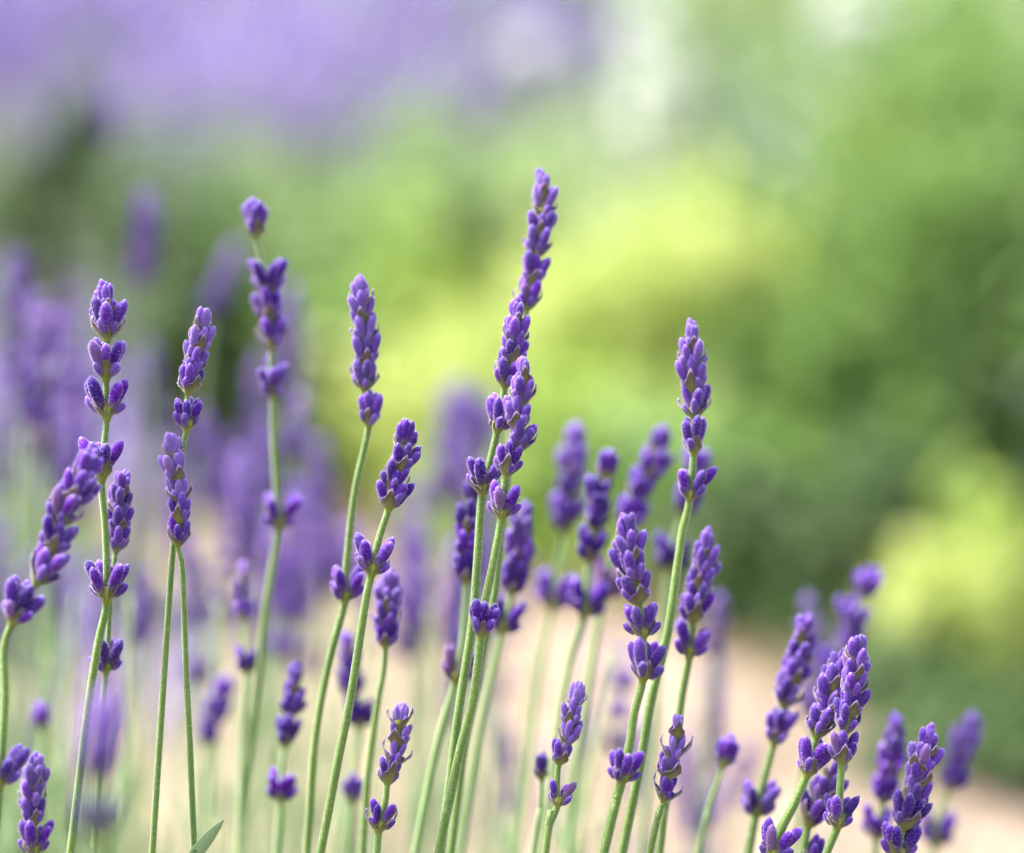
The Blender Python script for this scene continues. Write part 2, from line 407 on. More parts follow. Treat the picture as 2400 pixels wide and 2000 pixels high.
m, nn, l, b = mat('gravel'); gi = nn.new('ShaderNodeNewGeometry'); r_ = ramp(nn, [(0, (0.16, 0.12, 0.085)), (0.5, (0.27, 0.205, 0.155)), (1, (0.36, 0.30, 0.24))]); l.new(gi.outputs['Random Per Island'], r_.inputs[0]); l.new(r_.outputs[0], b.inputs['Base Color']); b.inputs['Roughness'].default_value = .9; M_GRAV = m
tag(link('gravel', pebbles(5000)), 'pale beige gravel scattered over the sandy path', 'gravel', kind='stuff')

# ------------------------------------------------------------------ background planting
def leaf_material(name, cols, trans=0.35, rough=0.5):
    m, n, l, b = mat(name); gi = n.new('ShaderNodeNewGeometry')
    r = ramp(n, [(i / (len(cols) - 1), c) for i, c in enumerate(cols)]); l.new(gi.outputs['Random Per Island'], r.inputs[0])
    l.new(r.outputs[0], b.inputs['Base Color']); b.inputs['Roughness'].default_value = rough
    t = n.new('ShaderNodeBsdfTranslucent'); l.new(r.outputs[0], t.inputs[0])
    mx = n.new('ShaderNodeMixShader'); mx.inputs[0].default_value = trans
    l.new(b.outputs[0], mx.inputs[1]); l.new(t.outputs[0], mx.inputs[2]); l.new(mx.outputs[0], n['Material Output'].inputs[0]); return m
def cloud(c, rad, n, size, clump=14, flat=0.5, squash=0.6):
    """n folded leaves in clumps through the upper part of an ellipsoid standing on the ground"""
    c = np.array(c); rad = np.array(rad)
    d = nr.normal(size=(clump, 3)); d[:, 2] = np.abs(d[:, 2]) * .9; d /= np.linalg.norm(d, axis=1)[:, None]
    cc = d * nr.uniform(.45, .85, (clump, 1)) * rad
    k = nr.randint(0, clump, n); e = nr.normal(size=(n, 3)); e /= np.linalg.norm(e, axis=1)[:, None]
    p = cc[k] + e * (nr.uniform(.2, 1, (n, 1)) ** .5) * rad * nr.uniform(.22, .36, (clump, 1))[k]
    st = nr.rand(n) < .24; p[st] *= nr.uniform(1.0, 1.42, (st.sum(), 1))          # loose outer shoots
    p[:, 2] = np.abs(p[:, 2]) + .004; p += c
    up = nr.normal(size=(n, 3)) * (1 - flat) + np.array([0, 0, flat]) + e * .5; up /= np.linalg.norm(up, axis=1)[:, None]
    a = np.cross(up, nr.normal(size=(n, 3))); a /= np.linalg.norm(a, axis=1)[:, None]; b = np.cross(up, a)
    s = size * nr.uniform(.6, 1.3, (n, 1))
    V = np.stack([p - a * s, p + b * s * squash * .5 + up * s * .12, p + a * s - up * s * .15, p - b * s * squash * .5 + up * s * .12], 1).reshape(-1, 3)
    V[:, 2] = np.maximum(V[:, 2], 0.002)
    i = np.arange(n)[:, None] * 4; F = np.concatenate([i + np.array([[0, 1, 3]]), i + np.array([[1, 2, 3]])])
    return V, F
def twigs(c, rad, n, material, name, parent, loc, thick=.004):
    md = MD()
    for i in range(n):
        d = Vector((rnd.gauss(0, 1), rnd.gauss(0, 1), abs(rnd.gauss(0, 1)) + .6)).normalized(); tip = Vector((d.x * rad[0] * .8, d.y * rad[1] * .8, d.z * rad[2] * .8))
        s = d.orthogonal().normalized(); f = d.cross(s); b0 = tip * 0.02; V = []
        for q, th in ((b0, thick), (tip * .5 + Vector((0, 0, rad[2] * .08)), thick * .7), (tip, thick * .3)):
            V += [q + (s * math.cos(a) + f * math.sin(a)) * th for a in (0, 2.1, 4.2)]
        md.add(V, [(j * 3 + k, j * 3 + (k + 1) % 3, j * 3 + 3 + (k + 1) % 3, j * 3 + 3 + k) for j in range(2) for k in range(3)])
    return link(name, md.mesh(name, [material]), parent)
M_TWIG = ground_material('brown_twig', [(0.3, (0.07, 0.05, 0.03)), (0.7, (0.16, 0.12, 0.08))], 200, .001)
LM = {
 'dark': leaf_material('dark_green_leaf', [(0.028, 0.062, 0.01), (0.05, 0.105, 0.018), (0.09, 0.17, 0.032)]),
 'mid': leaf_material('mid_green_leaf', [(0.085, 0.18, 0.022), (0.145, 0.27, 0.045), (0.24, 0.38, 0.10)], .4),
 'soft': leaf_material('soft_green_leaf', [(0.17, 0.27, 0.08), (0.26, 0.38, 0.13), (0.36, 0.47, 0.22)], .4),
 'blue': leaf_material('blue_green_leaf', [(0.15, 0.23, 0.13), (0.22, 0.32, 0.19), (0.31, 0.41, 0.29)]),
 'grey': leaf_material('grey_green_leaf', [(0.14, 0.17, 0.14), (0.21, 0.25, 0.22), (0.31, 0.33, 0.34)]),
 'gold': leaf_material('golden_leaf', [(0.34, 0.44, 0.065), (0.46, 0.54, 0.13), (0.53, 0.59, 0.22)], .4),
 'lime': leaf_material('lime_leaf', [(0.22, 0.34, 0.04), (0.31, 0.44, 0.07), (0.40, 0.52, 0.12)], .4),
 'white': leaf_material('white_petal', [(0.70, 0.71, 0.69), (0.80, 0.80, 0.78)], .3),
 'yellow': leaf_material('yellow_petal', [(0.60, 0.58, 0.10), (0.72, 0.68, 0.18)], .3),
 'lilac': leaf_material('lilac_floret', [(0.28, 0.19, 0.50), (0.42, 0.32, 0.65), (0.62, 0.54, 0.80)], .3),
}
def shrub(name, label, cat, px, toppy, depth, width, lm, n, leaf, group=None, flowers=None, depthw=None, clump=14, flat=.5):
    p = at(px, toppy, depth); h = max(.06, p.z)
    E = bpy.data.objects.new(name, None); COL.objects.link(E); E.location = (p.x, p.y, 0); tag(E, label, cat, group)
    rad = (width / 2, (depthw or width) / 2, h)
    V, F = cloud((0, 0, 0), rad, n, leaf, clump, flat)
    o = link('foliage', np_mesh('foliage', V, F, [LM[lm]]), E); o['kind'] = 'stuff'
    twigs((0, 0, 0), rad, 14, M_TWIG, 'branch', E, None)
    if flowers:
        fm, fn, fs = flowers
        V, F = cloud((0, 0, 0), (rad[0] * 1.03, rad[1] * 1.03, rad[2] * 1.05), fn, fs, max(6, clump), .6, .9)
        o = link('blossom', np_mesh('blossom', V, F, [LM[fm]]), E); o['kind'] = 'stuff'
    return E
def spike_np():
    r = [(0, .25), (.12, .8), (.3, 1), (.42, .6), (.5, 1), (.68, .9), (.85, .75), (1, .1)]; V = []
    for t, q in r:
        for k in range(5): a = k * 2 * math.pi / 5; V.append((q * .0055 * math.cos(a), q * .0055 * math.sin(a), t * .05))
    F = [(i * 5 + k, i * 5 + (k + 1) % 5, i * 5 + 5 + (k + 1) % 5, i * 5 + 5 + k) for i in range(7) for k in range(5)]
    return np.array(V), np.array(F)
SPV, SPF = spike_np()
def lav_bush(label, px, toppy, depth, width, n=260, fol='grey', group='lavender bushes in the far bed', height=None):
    p = at(px, toppy, depth); h = height or max(.2, p.z)
    E = bpy.data.objects.new('lavender_bush', None); COL.objects.link(E); E.location = (p.x, p.y, 0); tag(E, label, 'lavender bush', group)
    V, F = cloud((0, 0, 0), (width * .42, width * .42, h * .62), 2600, .017, 16, .35)
    o = link('foliage', np_mesh('foliage', V, F, [LM[fol]]), E); o['kind'] = 'stuff'
    SV, SF, TV, TF = [], [], [], []
    for i in range(n):
        a = rnd.random() * 6.28; q = rnd.random() ** .5; lean = q * 0.55; L = h * rnd.uniform(.78, 1.04) * (1 - .25 * q * q)
        d = Vector((math.cos(a) * math.sin(lean), math.sin(a) * math.sin(lean), math.cos(lean)))
        b0 = Vector((math.cos(a), math.sin(a), 0)) * q * width * .2; tip = b0 + d * L
        s = d.orthogonal().normalized(); f = d.cross(s); Mx = np.array([s, f, d]).T * rnd.uniform(.9, 1.35)
        SV.append(SPV @ Mx.T + np.array(tip)); SF.append(SPF + len(SPV) * i)
        for q_, th in ((b0, .0014), (tip, .0009)):
            TV += [q_ + (s * math.cos(u) + f * math.sin(u)) * th for u in (0, 2.1, 4.2)]
        TF += [(i * 6 + k, i * 6 + (k + 1) % 3, i * 6 + 3 + (k + 1) % 3, i * 6 + 3 + k) for k in range(3)]
    o = link('flower_spikes', np_mesh('flower_spikes', np.vstack(SV), np.vstack(SF), [LM['lilac']], True), E); o['kind'] = 'stuff'
    o = link('stems', np_mesh('stems', np.array([tuple(v) for v in TV]), np.array(TF), [M_STEM2], True), E); o['kind'] = 'stuff'
    return E
#BACKGROUND
GB = 'lavender bushes in the far bed'
lav_bush('pale lilac lavender bush in the far top left corner', 20, -60, 4.6, .75, 440)
lav_bush('lilac lavender bush second from the top left corner', 330, -60, 4.4, .7, 400)
lav_bush('lilac lavender bush beside the grey green mound at top', 640, -150, 4.5, .45, 170)
lav_bush('violet lavender bush reaching the top edge left of the round white highlight', 960, -150, 4.7, .4, 190)
lav_bush('low bluish lavender bush below the far lilac row', 430, 120, 3.9, .40, 130)
lav_bush('lavender bush with violet haze above the soft green mound', 790, 80, 4.0, .34, 110)
lav_bush('small dark lavender bush between white highlight and pale shrub', 1400, 20, 4.1, .16, 60)
for i, px in enumerate((-900, -500, -100, 300, 700, 1100, 1500, 1900, 2300, 2700)):
    shrub('hedge_shrub', 'dense green hedge shrub in the back row behind the beds', 'shrub', px, -200 - 40 * (i % 3), 6.2, 1.2, 'soft', 2600, .035, 'hedge shrubs in the back row')
shrub('green_shrub', 'green rounded shrub under the lilac bush at far left', 'shrub', 120, 165, 3.3, .34, 'dark', 5200, .02, depthw=.3, flowers=('lilac', 40, .008))
shrub('green_shrub', 'grey blue low shrub at the left edge behind the lavender', 'shrub', 60, 460, 3.1, .34, 'grey', 3000, .02)
shrub('green_shrub', 'narrow fresh green shrub between grey mounds at left', 'shrub', 540, 330, 3.3, .14, 'mid', 1800, .018)
shrub('green_shrub', 'grey green mound left of the narrow green shrub', 'shrub', 380, 350, 3.5, .30, 'blue', 2800, .02)
shrub('green_shrub', 'olive shrub low behind the blurred stalks at left', 'shrub', 430, 590, 3.0, .24, 'dark', 2400, .018)
shrub('green_shrub', 'soft green mound with grey tips in the centre left', 'shrub', 740, 240, 3.6, .42, 'soft', 3600, .02)
shrub('green_shrub', 'soft green mound in front of the pale grey one', 'shrub', 830, 420, 3.3, .42, 'mid', 4200, .02)
shrub('green_shrub', 'pale green mound between soft green mound and golden shrub', 'shrub', 1120, 330, 3.5, .40, 'soft', 4200, .02)
shrub('green_shrub', 'fresh green shrub left of the golden shrub', 'shrub', 920, 600, 3.1, .26, 'lime', 2600, .018)
shrub('golden_shrub', 'largest golden yellow shrub in the middle of the picture', 'shrub', 1480, 470, 3.1, .44, 'gold', 5600, .02, depthw=.4, clump=30)
shrub('golden_shrub', 'pale golden shrub at the right shoulder of the largest one', 'shrub', 1690, 540, 3.0, .36, 'gold', 2600, .018)
shrub('golden_shrub', 'small golden shrub low to the left of the largest one', 'shrub', 1060, 740, 2.95, .28, 'gold', 2500, .018)
shrub('green_shrub', 'lime green mound under the golden shrub', 'shrub', 1380, 860, 2.85, .40, 'lime', 3200, .018)
shrub('green_shrub', 'pale silvery green shrub behind the golden shrub', 'shrub', 1150, 200, 3.9, .5, 'soft', 4000, .022, flowers=('white', 30, .012))
shrub('green_shrub', 'pale green shrub right behind the golden shrub', 'shrub', 1700, 200, 3.7, .45, 'soft', 4000, .022, flowers=('white', 70, .012))
shrub('white_shrub', 'pale shrub with white blossoms right of the single white highlight', 'shrub', 1560, -90, 3.7, .26, 'soft', 3000, .02, flowers=('white', 900, .014))
shrub('white_shrub', 'shrub with white blossoms at the top edge on the right', 'shrub', 1990, -160, 3.5, .16, 'mid', 2000, .02, flowers=('white', 520, .014))  # part of these white blossoms serves as bright glints
shrub('green_shrub', 'tall green shrub on the right with a blue green crown', 'shrub', 1820, 60, 3.5, .32, 'blue', 4200, .02, clump=30, flowers=('white', 60, .012))  # white blossoms put in as bright glints on the crown
shrub('green_shrub', 'tall green shrub at the right edge of the picture', 'shrub', 2300, -60, 3.3, .5, 'mid', 6500, .022, clump=30, flowers=('white', 110, .012))  # white blossoms act as painted glints among the green
shrub('green_shrub', 'tall darker shrub behind the green one at the right edge', 'shrub', 2120, -40, 3.6, .3, 'dark', 3000, .02, clump=30)
shrub('green_shrub', 'shrub with yellow blossoms in front of the tall green ones', 'shrub', 2040, 230, 3.1, .18, 'mid', 2400, .018, flowers=('yellow', 420, .01))
shrub('green_shrub', 'green shrub with pale flecks under the yellow blossoms at right', 'shrub', 2130, 620, 2.95, .34, 'mid', 4200, .018, flowers=('white', 110, .01))
shrub('green_shrub', 'mid green shrub right behind the golden one', 'shrub', 1900, 640, 2.9, .26, 'mid', 3200, .018)
shrub('green_shrub', 'mid green mound between golden shrub and dark shrubs', 'shrub', 1680, 920, 2.72, .28, 'mid', 3400, .018)
shrub('green_shrub', 'dark green mound at the edge of the path, centre right', 'shrub', 1780, 1150, 2.58, .26, 'dark', 3800, .017)
shrub('green_shrub', 'dark green shrub above the lime mound at right', 'shrub', 2080, 1060, 2.55, .26, 'dark', 3400, .017, flowers=('white', 50, .008))
shrub('green_shrub', 'leafy green shrub filling the right side above the pale flecked one', 'shrub', 2250, 330, 3.0, .36, 'mid', 4600, .02, clump=30, flowers=('white', 60, .01))
shrub('green_shrub', 'green shrub just right of the golden shrub top', 'shrub', 1880, 330, 3.15, .24, 'mid', 3600, .02, flowers=('white', 120, .012))
shrub('lime_shrub', 'bright lime green shrub low at the right edge', 'shrub', 2270, 1190, 2.32, .17, 'gold', 2600, .015, clump=26)
shrub('lime_shrub', 'second lime green shrub cut off by the right edge', 'shrub', 2450, 1100, 2.35, .2, 'lime', 2600, .015)
shrub('green_shrub', 'very dark green low shrub under the lime shrub at right', 'shrub', 2330, 1630, 2.16, .24, 'dark', 3800, .014)  # the very dark leaf colour stands in for shadows here
shrub('green_shrub', 'dark green ground shrub beside the sandy path at right', 'shrub', 2120, 1520, 2.3, .18, 'dark', 2600, .014)
# white flower heads far behind as bright glints; the round one paints a highlight
for px, py, dep, rr, lab in ((1250, 115, 3.3, .032, 'single round white highlight at the top centre, shaped as a flower head'), (1500, 60, 3.5, .036, 'white flower head at the top edge, right of the single round highlight'), (1530, 190, 3.45, .032, 'white flower head below another one, above the golden shrub'), (1480, 300, 3.6, .02, 'small pale flower head just over the golden shrub'), (1990, 30, 3.2, .034, 'white flower head at the top edge on the right')):
    wf = bpy.data.objects.new('white_flower_glint', None); COL.objects.link(wf); pw = at(px, py, dep); wf.location = (pw.x, pw.y, 0)
    tag(wf, lab, 'flower', 'white flower heads in the far bed')
    V, F = cloud((0, 0, 0), (rr, rr, rr * .6), 620, .007, 10, .4, .9); link('blossom', np_mesh('blossom', V + np.array([0, 0, pw.z - rr * .3]), F, [LM['white']]), wf)
    md = MD()
    for q, zz in enumerate((0, pw.z * .5, pw.z - rr * .2)): md.add([(.002 * math.cos(a) + .004 * q % .006, .002 * math.sin(a), zz) for a in (0, 2.1, 4.2)], [])
    md.f = [(a * 3 + k, a * 3 + (k + 1) % 3, a * 3 + 3 + (k + 1) % 3, a * 3 + 3 + k) for a in range(2) for k in range(3)]; md.m = [0] * 6
    link('stem', md.mesh('stem', [M_STEM2]), wf)
#STALKS
lav_bush('loose lavender bush far out of focus at the left edge', -60, 1400, 1.75, .2, 40, 'soft', 'blurred lavender bushes behind the row')
lav_bush('lavender bush far out of focus beyond the left end of the path', -80, 1040, 2.5, .4, 110, 'soft', 'blurred lavender bushes behind the row')
T = [
 # path, D, D2, size, spread, whorls, phi0, level, pale, label
 ([(244,700),(248,794),(248,888),(250,980),(243,1122),(246,1250),(247,1408),(228,1500),(201,1657),(165,2000)],0,0,1.0,1.25,[742,794,888,980,1122,1408],20,0,.15,'tall sharp stalk with spaced whorls, nearest the left edge',1.0),
 ([(284,1140),(282,1200),(268,1290),(258,1385),(254,1480),(249,1575),(240,1650),(222,2000)],.012,.03,.8,.9,[1170,1208,1250,1291,1385,1575],40,0,.3,'short head half hidden behind the tall leftmost stalk',.8),
 ([(190,1085),(183,1137),(143,1228),(112,1300),(84,1368),(50,1420),(26,1460),(12,1520),(8,1640),(-5,1845),(-15,2000)],-.03,-.03,1.0,1.2,[1137,1185,1232,1300,1368,1462,1845],0,0,.1,'soft focus stalk leaning far right at the left edge',1.0),
 ([(476,745),(468,785),(455,850),(444,922),(434,1008),(426,1060),(407,1291),(380,1650),(357,2000)],0,0,.78,.85,[783,828,875,922,1008],35,0,.55,'upper stalk of the crossed pair with a slim tapered head',.8),
 ([(404,1050),(408,1110),(414,1180),(418,1280),(425,1340),(437,1560),(446,1749),(455,2000)],-.006,0,.76,.85,[1080,1130,1178,1228,1280],20,0,.6,'lower stalk of the crossed pair with a dense cylindrical head',.8),
 ([(608,500),(606,560),(622,640),(628,691),(628,750),(635,812),(637,870),(637,930),(645,1050),(650,1130),(650,1240),(626,1428),(603,1611),(567,1931),(557,2000)],.06,.11,1.0,1.1,[552,691,752,815,930,1240],5,0,.1,'soft stalk topped by a round separate tuft, upper left',1.05),
 ([(846,690),(850,780),(857,860),(860,914),(863,997),(830,1156),(812,1330),(800,1417),(774,1550),(744,1743),(719,2000)],.022,.04,.85,.9,[716,760,808,860,914,997,1410],0,0,.5,'stalk with a slim pale tipped head against the green, centre left',1.0),
 ([(960,1010),(948,1058),(934,1105),(920,1150),(908,1193),(888,1265),(868,1348),(855,1420),(820,1636),(792,1777),(751,2000)],0,0,.88,1.05,[1062,1108,1150,1193,1348],0,0,.1,'sharp stalk leaning right with a stout head above one open whorl',1.05),
 ([(1225,860),(1227,905),(1220,945),(1215,1005),(1210,1055),(1190,1112),(1176,1215),(1160,1320),(1140,1420),(1129,1492),(1111,1640),(1077,1760),(1050,1880),(1026,2000)],-.004,0,.86,.95,[903,950,1008,1058,1115,1215,1492],90,0,.25,'front stalk of the tall centre pair, sharpest in the picture',1.1),
 ([(1203,735),(1208,766),(1200,815),(1195,850),(1182,905),(1172,950),(1161,1012),(1148,1080),(1130,1158),(1120,1324),(1106,1461),(1077,1674),(1050,1846),(1032,2000)],.008,.01,.88,1.05,[768,812,856,908,1012,1158],15,0,.25,'rear stalk of the tall centre pair, its head rising above',1.1),
 ([(1270,430),(1269,490),(1256,595),(1246,668),(1232,730),(1215,830),(1200,960),(1190,1100),(1178,1240),(1161,1393),(1145,1485),(1110,1660),(1087,1777),(1057,2000)],.032,.04,.88,.95,[470,510,566,604,668,727],0,0,.4,'highest stalk of all, slightly blurred above the centre pair',1.1),
 ([(1232,1200),(1222,1260),(1210,1330),(1202,1390),(1190,1440),(1178,1485),(1165,1540),(1130,1700),(1080,2000)],.07,.09,.9,1,[1238,1275,1315,1355,1392,1485],0,1,.4,'blurred stalk with a long head just right of the centre stems',1.1),
 ([(1112,1150),(1104,1230),(1092,1300),(1090,1369),(1082,1490),(1066,1602),(1043,1691),(1019,1794),(974,2000)],.055,.06,.95,1,[1190,1248,1310,1367,1602],0,1,.1,'blurred violet stalk partly hidden left of the centre stems',1.1),
 ([(1621,790),(1623,861),(1627,954),(1624,1063),(1618,1173),(1600,1240),(1589,1306),(1564,1486),(1533,1640),(1502,1794),(1458,2000)],.016,.02,.88,1,[825,872,920,978,1063,1173],0,0,.35,'tall stalk right of centre standing against green shrubs',1.15),
 ([(1468,1240),(1476,1290),(1485,1340),(1500,1416),(1502,1496),(1505,1594),(1492,1670),(1475,1740),(1453,1836),(1440,1880),(1415,2000)],-.012,-.01,.92,1.08,[1280,1325,1370,1416,1496,1594,1836],25,0,.15,'stout headed stalk leaning left in front of the tall right one',1.15),
 ([(1655,1280),(1648,1340),(1635,1400),(1623,1460),(1618,1542),(1600,1640),(1575,1780),(1559,1897),(1546,2000)],.032,.04,.9,.95,[1312,1352,1388,1425,1460,1542],0,0,.35,'soft stalk with a slim head right of the stout leaning one',1.1),
 ([(1356,1620),(1345,1680),(1328,1740),(1312,1792),(1308,1840),(1301,1890),(1290,1940),(1278,2000)],.003,0,.7,.85,[1660,1705,1748,1792,1890],10,0,.6,'short sharp stalk with a tapered head at bottom, right of the centre stems',.9),
 ([(1588,1700),(1580,1750),(1565,1800),(1553,1877),(1540,1930),(1523,2000)],-.004,0,.86,.72,[1730,1780,1825,1877],0,0,.75,'short stalk with a thin young head of green bracts at bottom right',.9),
 ([(938,1670),(930,1740),(918,1800),(913,1835),(903,1880),(891,1949),(883,2000)],.002,0,.86,.8,[1706,1750,1793,1837,1949],0,0,.65,'short stalk with a whitish tip at the bottom, left of the centre stems',.9),
 ([(912,1370),(908,1430),(903,1519),(900,1580),(886,1640),(864,1807),(849,2000)],.042,.05,.85,.9,[1400,1440,1480,1519],90,0,.45,'faint soft stalk with a spotted head between two sharp stems',1.0),
 ([(691,1580),(686,1640),(675,1700),(667,1751),(660,1810),(656,1880),(650,2000)],.075,.08,.85,1,[1622,1680,1750,1880],0,1,.15,'blurred violet stalk low in the left centre with one tiny whorl beneath',1.1),
 ([(85,1800),(82,1870),(82,1935),(78,2005),(76,2060)],.02,.02,.85,.9,[1830,1865,1900,1935,2006],30,0,.4,'short dense head cut off at the bottom left corner',1.0),
 ([(242,1660),(240,1740),(233,1850),(222,1965),(210,2040)],-.2,-.2,.8,1,[1700,1745,1790,1835,1965],20,1,.75,'large out of focus head in front of the tall leftmost stem',.8),
 ([(2006,1520),(2010,1565),(2000,1620),(1991,1671),(1985,1719),(1974,1791),(1968,1870),(1962,1942),(1937,2000)],0,0,.85,1.0,[1562,1600,1640,1680,1719,1791,1942],10,0,.2,'sharp right stalk of the dense cluster at the lower right',1.0),
 ([(1978,1540),(1962,1590),(1945,1640),(1930,1690),(1915,1728),(1905,1770),(1890,1818),(1860,1880),(1830,1945),(1805,2018),(1785,2090)],.01,0,.93,1.05,[1592,1628,1664,1698,1728,1818,2018],0,0,.25,'stout stalk leaning right inside the dense cluster at lower right',1.15),
 ([(1880,1480),(1865,1565),(1835,1657),(1810,1743),(1790,1830),(1768,1914),(1760,1960),(1755,2000)],.055,.06,.95,1.05,[1510,1566,1615,1657,1743,1914],0,0,.15,'soft stalk leaning right at the left of the lower right cluster',1.2),
 ([(1968,1790),(1945,1840),(1918,1890),(1895,1938),(1882,2000)],.03,.03,.95,1,[1840,1888,1938],30,0,.05,'dark violet head behind the stems of the lower right cluster',1.0),
 ([(1908,1980),(1898,2036),(1890,2090)],.03,.03,.95,1,[2036],30,0,.1,'whorl cut off at the bottom edge under the lower right cluster',1.0),
 ([(2025,1320),(2018,1402),(1995,1460),(1975,1520),(1935,1600),(1905,1700),(1880,1850),(1860,2000)],.15,.2,1.05,1,[1402,1480,1530,1600,1690],0,1,.25,'blurred stalk with a round tuft above the lower right cluster',1.1),
 ([(1905,1370),(1900,1440),(1912,1520),(1920,1620),(1900,1800),(1880,2000)],.22,.25,1.0,1,[1440,1500,1560,1620,1700],30,1,.5,'faint blurred head left of the round tuft at lower right',1.0),
 ([(2098,1700),(2085,1780),(2068,1880),(2055,1965),(2045,2040)],.09,.1,.9,1,[1738,1778,1815,1850,1885,1968],0,1,.2,'blurred slim head just left of the sharp one at lower right edge',1.0),
 ([(2170,1750),(2155,1830),(2135,1900),(2120,1945),(2105,2014),(2095,2060)],.014,.01,.95,1,[1780,1818,1860,1900,1943,2015],35,0,.2,'fairly sharp dense head rightmost among the sharp ones',1.0),
 ([(2280,1690),(2250,1770),(2222,1856),(2204,1900),(2190,1985),(2180,2050)],.15,.16,1.0,1,[1735,1775,1815,1858,1985],0,1,.4,'blurred head leaning right, last one towards the right edge',1.1),
 ([(1694,1770),(1687,1800),(1661,1897),(1636,2000)],.065,.07,1.0,1.4,[1800],0,1,.1,'single open whorl on a bare stem before the sandy path',1.0),
 ([(1268,1780),(1272,1828),(1262,1900),(1250,2000)],.05,.05,.8,1,[1828],50,1,.1,'small single tuft beside the short tapered stalk',.9),
 ([(1352,1000),(1345,1060),(1332,1165),(1322,1245),(1305,1340),(1290,1430),(1270,1560),(1235,1800),(1210,2000)],.15,.17,1.1,1,[1064,1120,1170,1248,1432],0,1,.45,'palest stalk on the left of the blurred trio right of centre',1.1),
 ([(1415,1060),(1418,1127),(1401,1190),(1395,1242),(1385,1318),(1367,1448),(1336,1564),(1300,1750),(1270,2000)],.085,.1,1.0,1,[1127,1195,1245,1318,1448],0,1,.1,'middle stalk of the blurred trio, topped by a round tuft',1.1),
 ([(1552,1010),(1532,1080),(1515,1120),(1488,1175),(1462,1240),(1440,1300),(1415,1405),(1400,1470),(1385,1560),(1350,1800),(1330,2000)],.115,.13,1.05,1,[1070,1122,1178,1240,1405],0,1,.2,'strongly leaning stalk on the right of the blurred trio',1.1),
 ([(1640,1060),(1615,1130),(1598,1212),(1580,1280),(1568,1340),(1560,1400),(1545,1600),(1520,1800),(1500,2000)],.13,.14,1.0,1,[1120,1212,1340],0,1,.2,'blurred stalk hidden behind the tall right stalk',1.0),
 ([(1685,1380),(1680,1470),(1670,1560),(1650,1800),(1640,2000)],.22,.25,1.0,1,[1440,1490,1540],0,1,.4,'faint head behind the slim soft one right of centre',1.0),
 ([(1468,1480),(1460,1600),(1450,1700),(1440,2000)],.22,.25,1.0,1,[1560,1620,1690,1770],0,1,.4,'faint violet head behind the stout left leaning stalk',1.0),
 ([(1765,1720),(1735,1850),(1720,2000)],.28,.3,1.0,1,[1790,1840,1890],0,1,.6,'very faint head over the sandy path left of the cluster',1.0),
 ([(1075,900),(1062,1010),(1050,1120),(1045,1250),(1030,2000)],.5,.55,1.9,1,[960,1010,1060,1120,1190],0,1,.5,'large very blurred lilac head left of the centre pair',1.2),
 ([(1125,930),(1130,1040),(1128,1200),(1100,2000)],.55,.6,1.9,1,[990,1040,1100,1190],0,1,.5,'large very blurred lilac head behind the centre pair',1.2),
 ([(745,1040),(750,1140),(763,1260),(768,1380),(760,2000)],.38,.4,1.3,1,[1090,1150,1210,1270,1330,1390],0,1,.3,'blurred violet head between the two soft stalks of the left centre',1.2),
 ([(940,1340),(950,1420),(958,1540),(950,2000)],.35,.4,1.3,1,[1390,1440,1490,1550],0,1,.25,'blurred violet head right of the spotted soft one',1.2),
 ([(815,1505),(822,1580),(828,1640),(838,1700),(835,1800),(825,2000)],.11,.12,.9,1,[1545,1590,1635,1705],0,1,.15,'blurred dark head behind the right leaning sharp stem',1.0),
 ([(832,1810),(822,1885),(815,2000)],.1,.1,.95,1,[1885],20,1,.2,'blurred lone whorl low between two sharp stems',1.0),
 ([(571,1330),(570,1400),(572,1480),(578,1580),(570,1700),(560,2000)],.1,.1,.68,.8,[1365,1410,1455,1580],0,1,.7,'thin pale blurred head over the beige ground at left',.9),
 ([(530,1595),(497,1680),(480,1750),(470,1850),(465,2000)],.18,.18,1.0,1,[1650,1700,1750],0,1,.15,'blurred dark head leaning right below the thin pale one',1.0),
 ([(96,1660),(95,1715),(92,2000)],.13,.13,.9,1,[1712],45,1,.2,'small blurred round tuft at the lower left',1.0),
 ([(42,590),(36,680),(34,800),(30,1000),(25,2000)],.36,.4,1.25,1,[650,700,760,830,900],0,1,.4,'blurred head near the left edge, higher one',1.2),
 ([(125,720),(118,800),(108,930),(95,1080),(90,2000)],.27,.3,1.25,1,[785,850,930,1000,1070],0,1,.35,'blurred spaced head left of the tall leftmost stalk',1.2),
 ([(70,930),(80,1010),(100,1100),(100,2000)],.3,.3,1.2,1,[990,1040,1090],20,1,.35,'blurred short head at left below the spaced one',1.2),
 ([(342,440),(340,520),(336,620),(335,720),(342,1000),(350,2000)],.42,.45,1.35,1,[500,545,590,635,670],0,1,.3,'blurred upright lilac head high between the two left sharp stalks',1.2),
 ([(258,200),(256,280),(252,350),(240,600),(235,2000)],.75,.8,1.35,1,[260,300,340],0,1,.3,'small blurred lilac head highest at the left',1.2),
 ([(560,560),(530,640),(505,710),(480,800),(450,1200),(430,2000)],.42,.45,1.3,1,[620,665,710,750],0,1,.35,'blurred lilac head leaning right beside the round tufted stalk',1.2),
 ([(470,960),(478,1060),(490,1180),(500,2000)],.42,.45,1.3,1,[1010,1060,1120,1190],0,1,.4,'blurred lilac head right of the dense cylindrical one',1.2),
 ([(350,800),(345,900),(335,1010),(330,2000)],.45,.5,1.4,1,[860,910,960,1020],0,1,.45,'blurred lilac head between the tall left stalk and the crossed pair',1.2),
 ([(340,1310),(338,1380),(345,1480),(342,2000)],.25,.3,.95,1,[1365,1410,1470],0,1,.5,'pale blurred head left of the crossed pair stems',1.0),
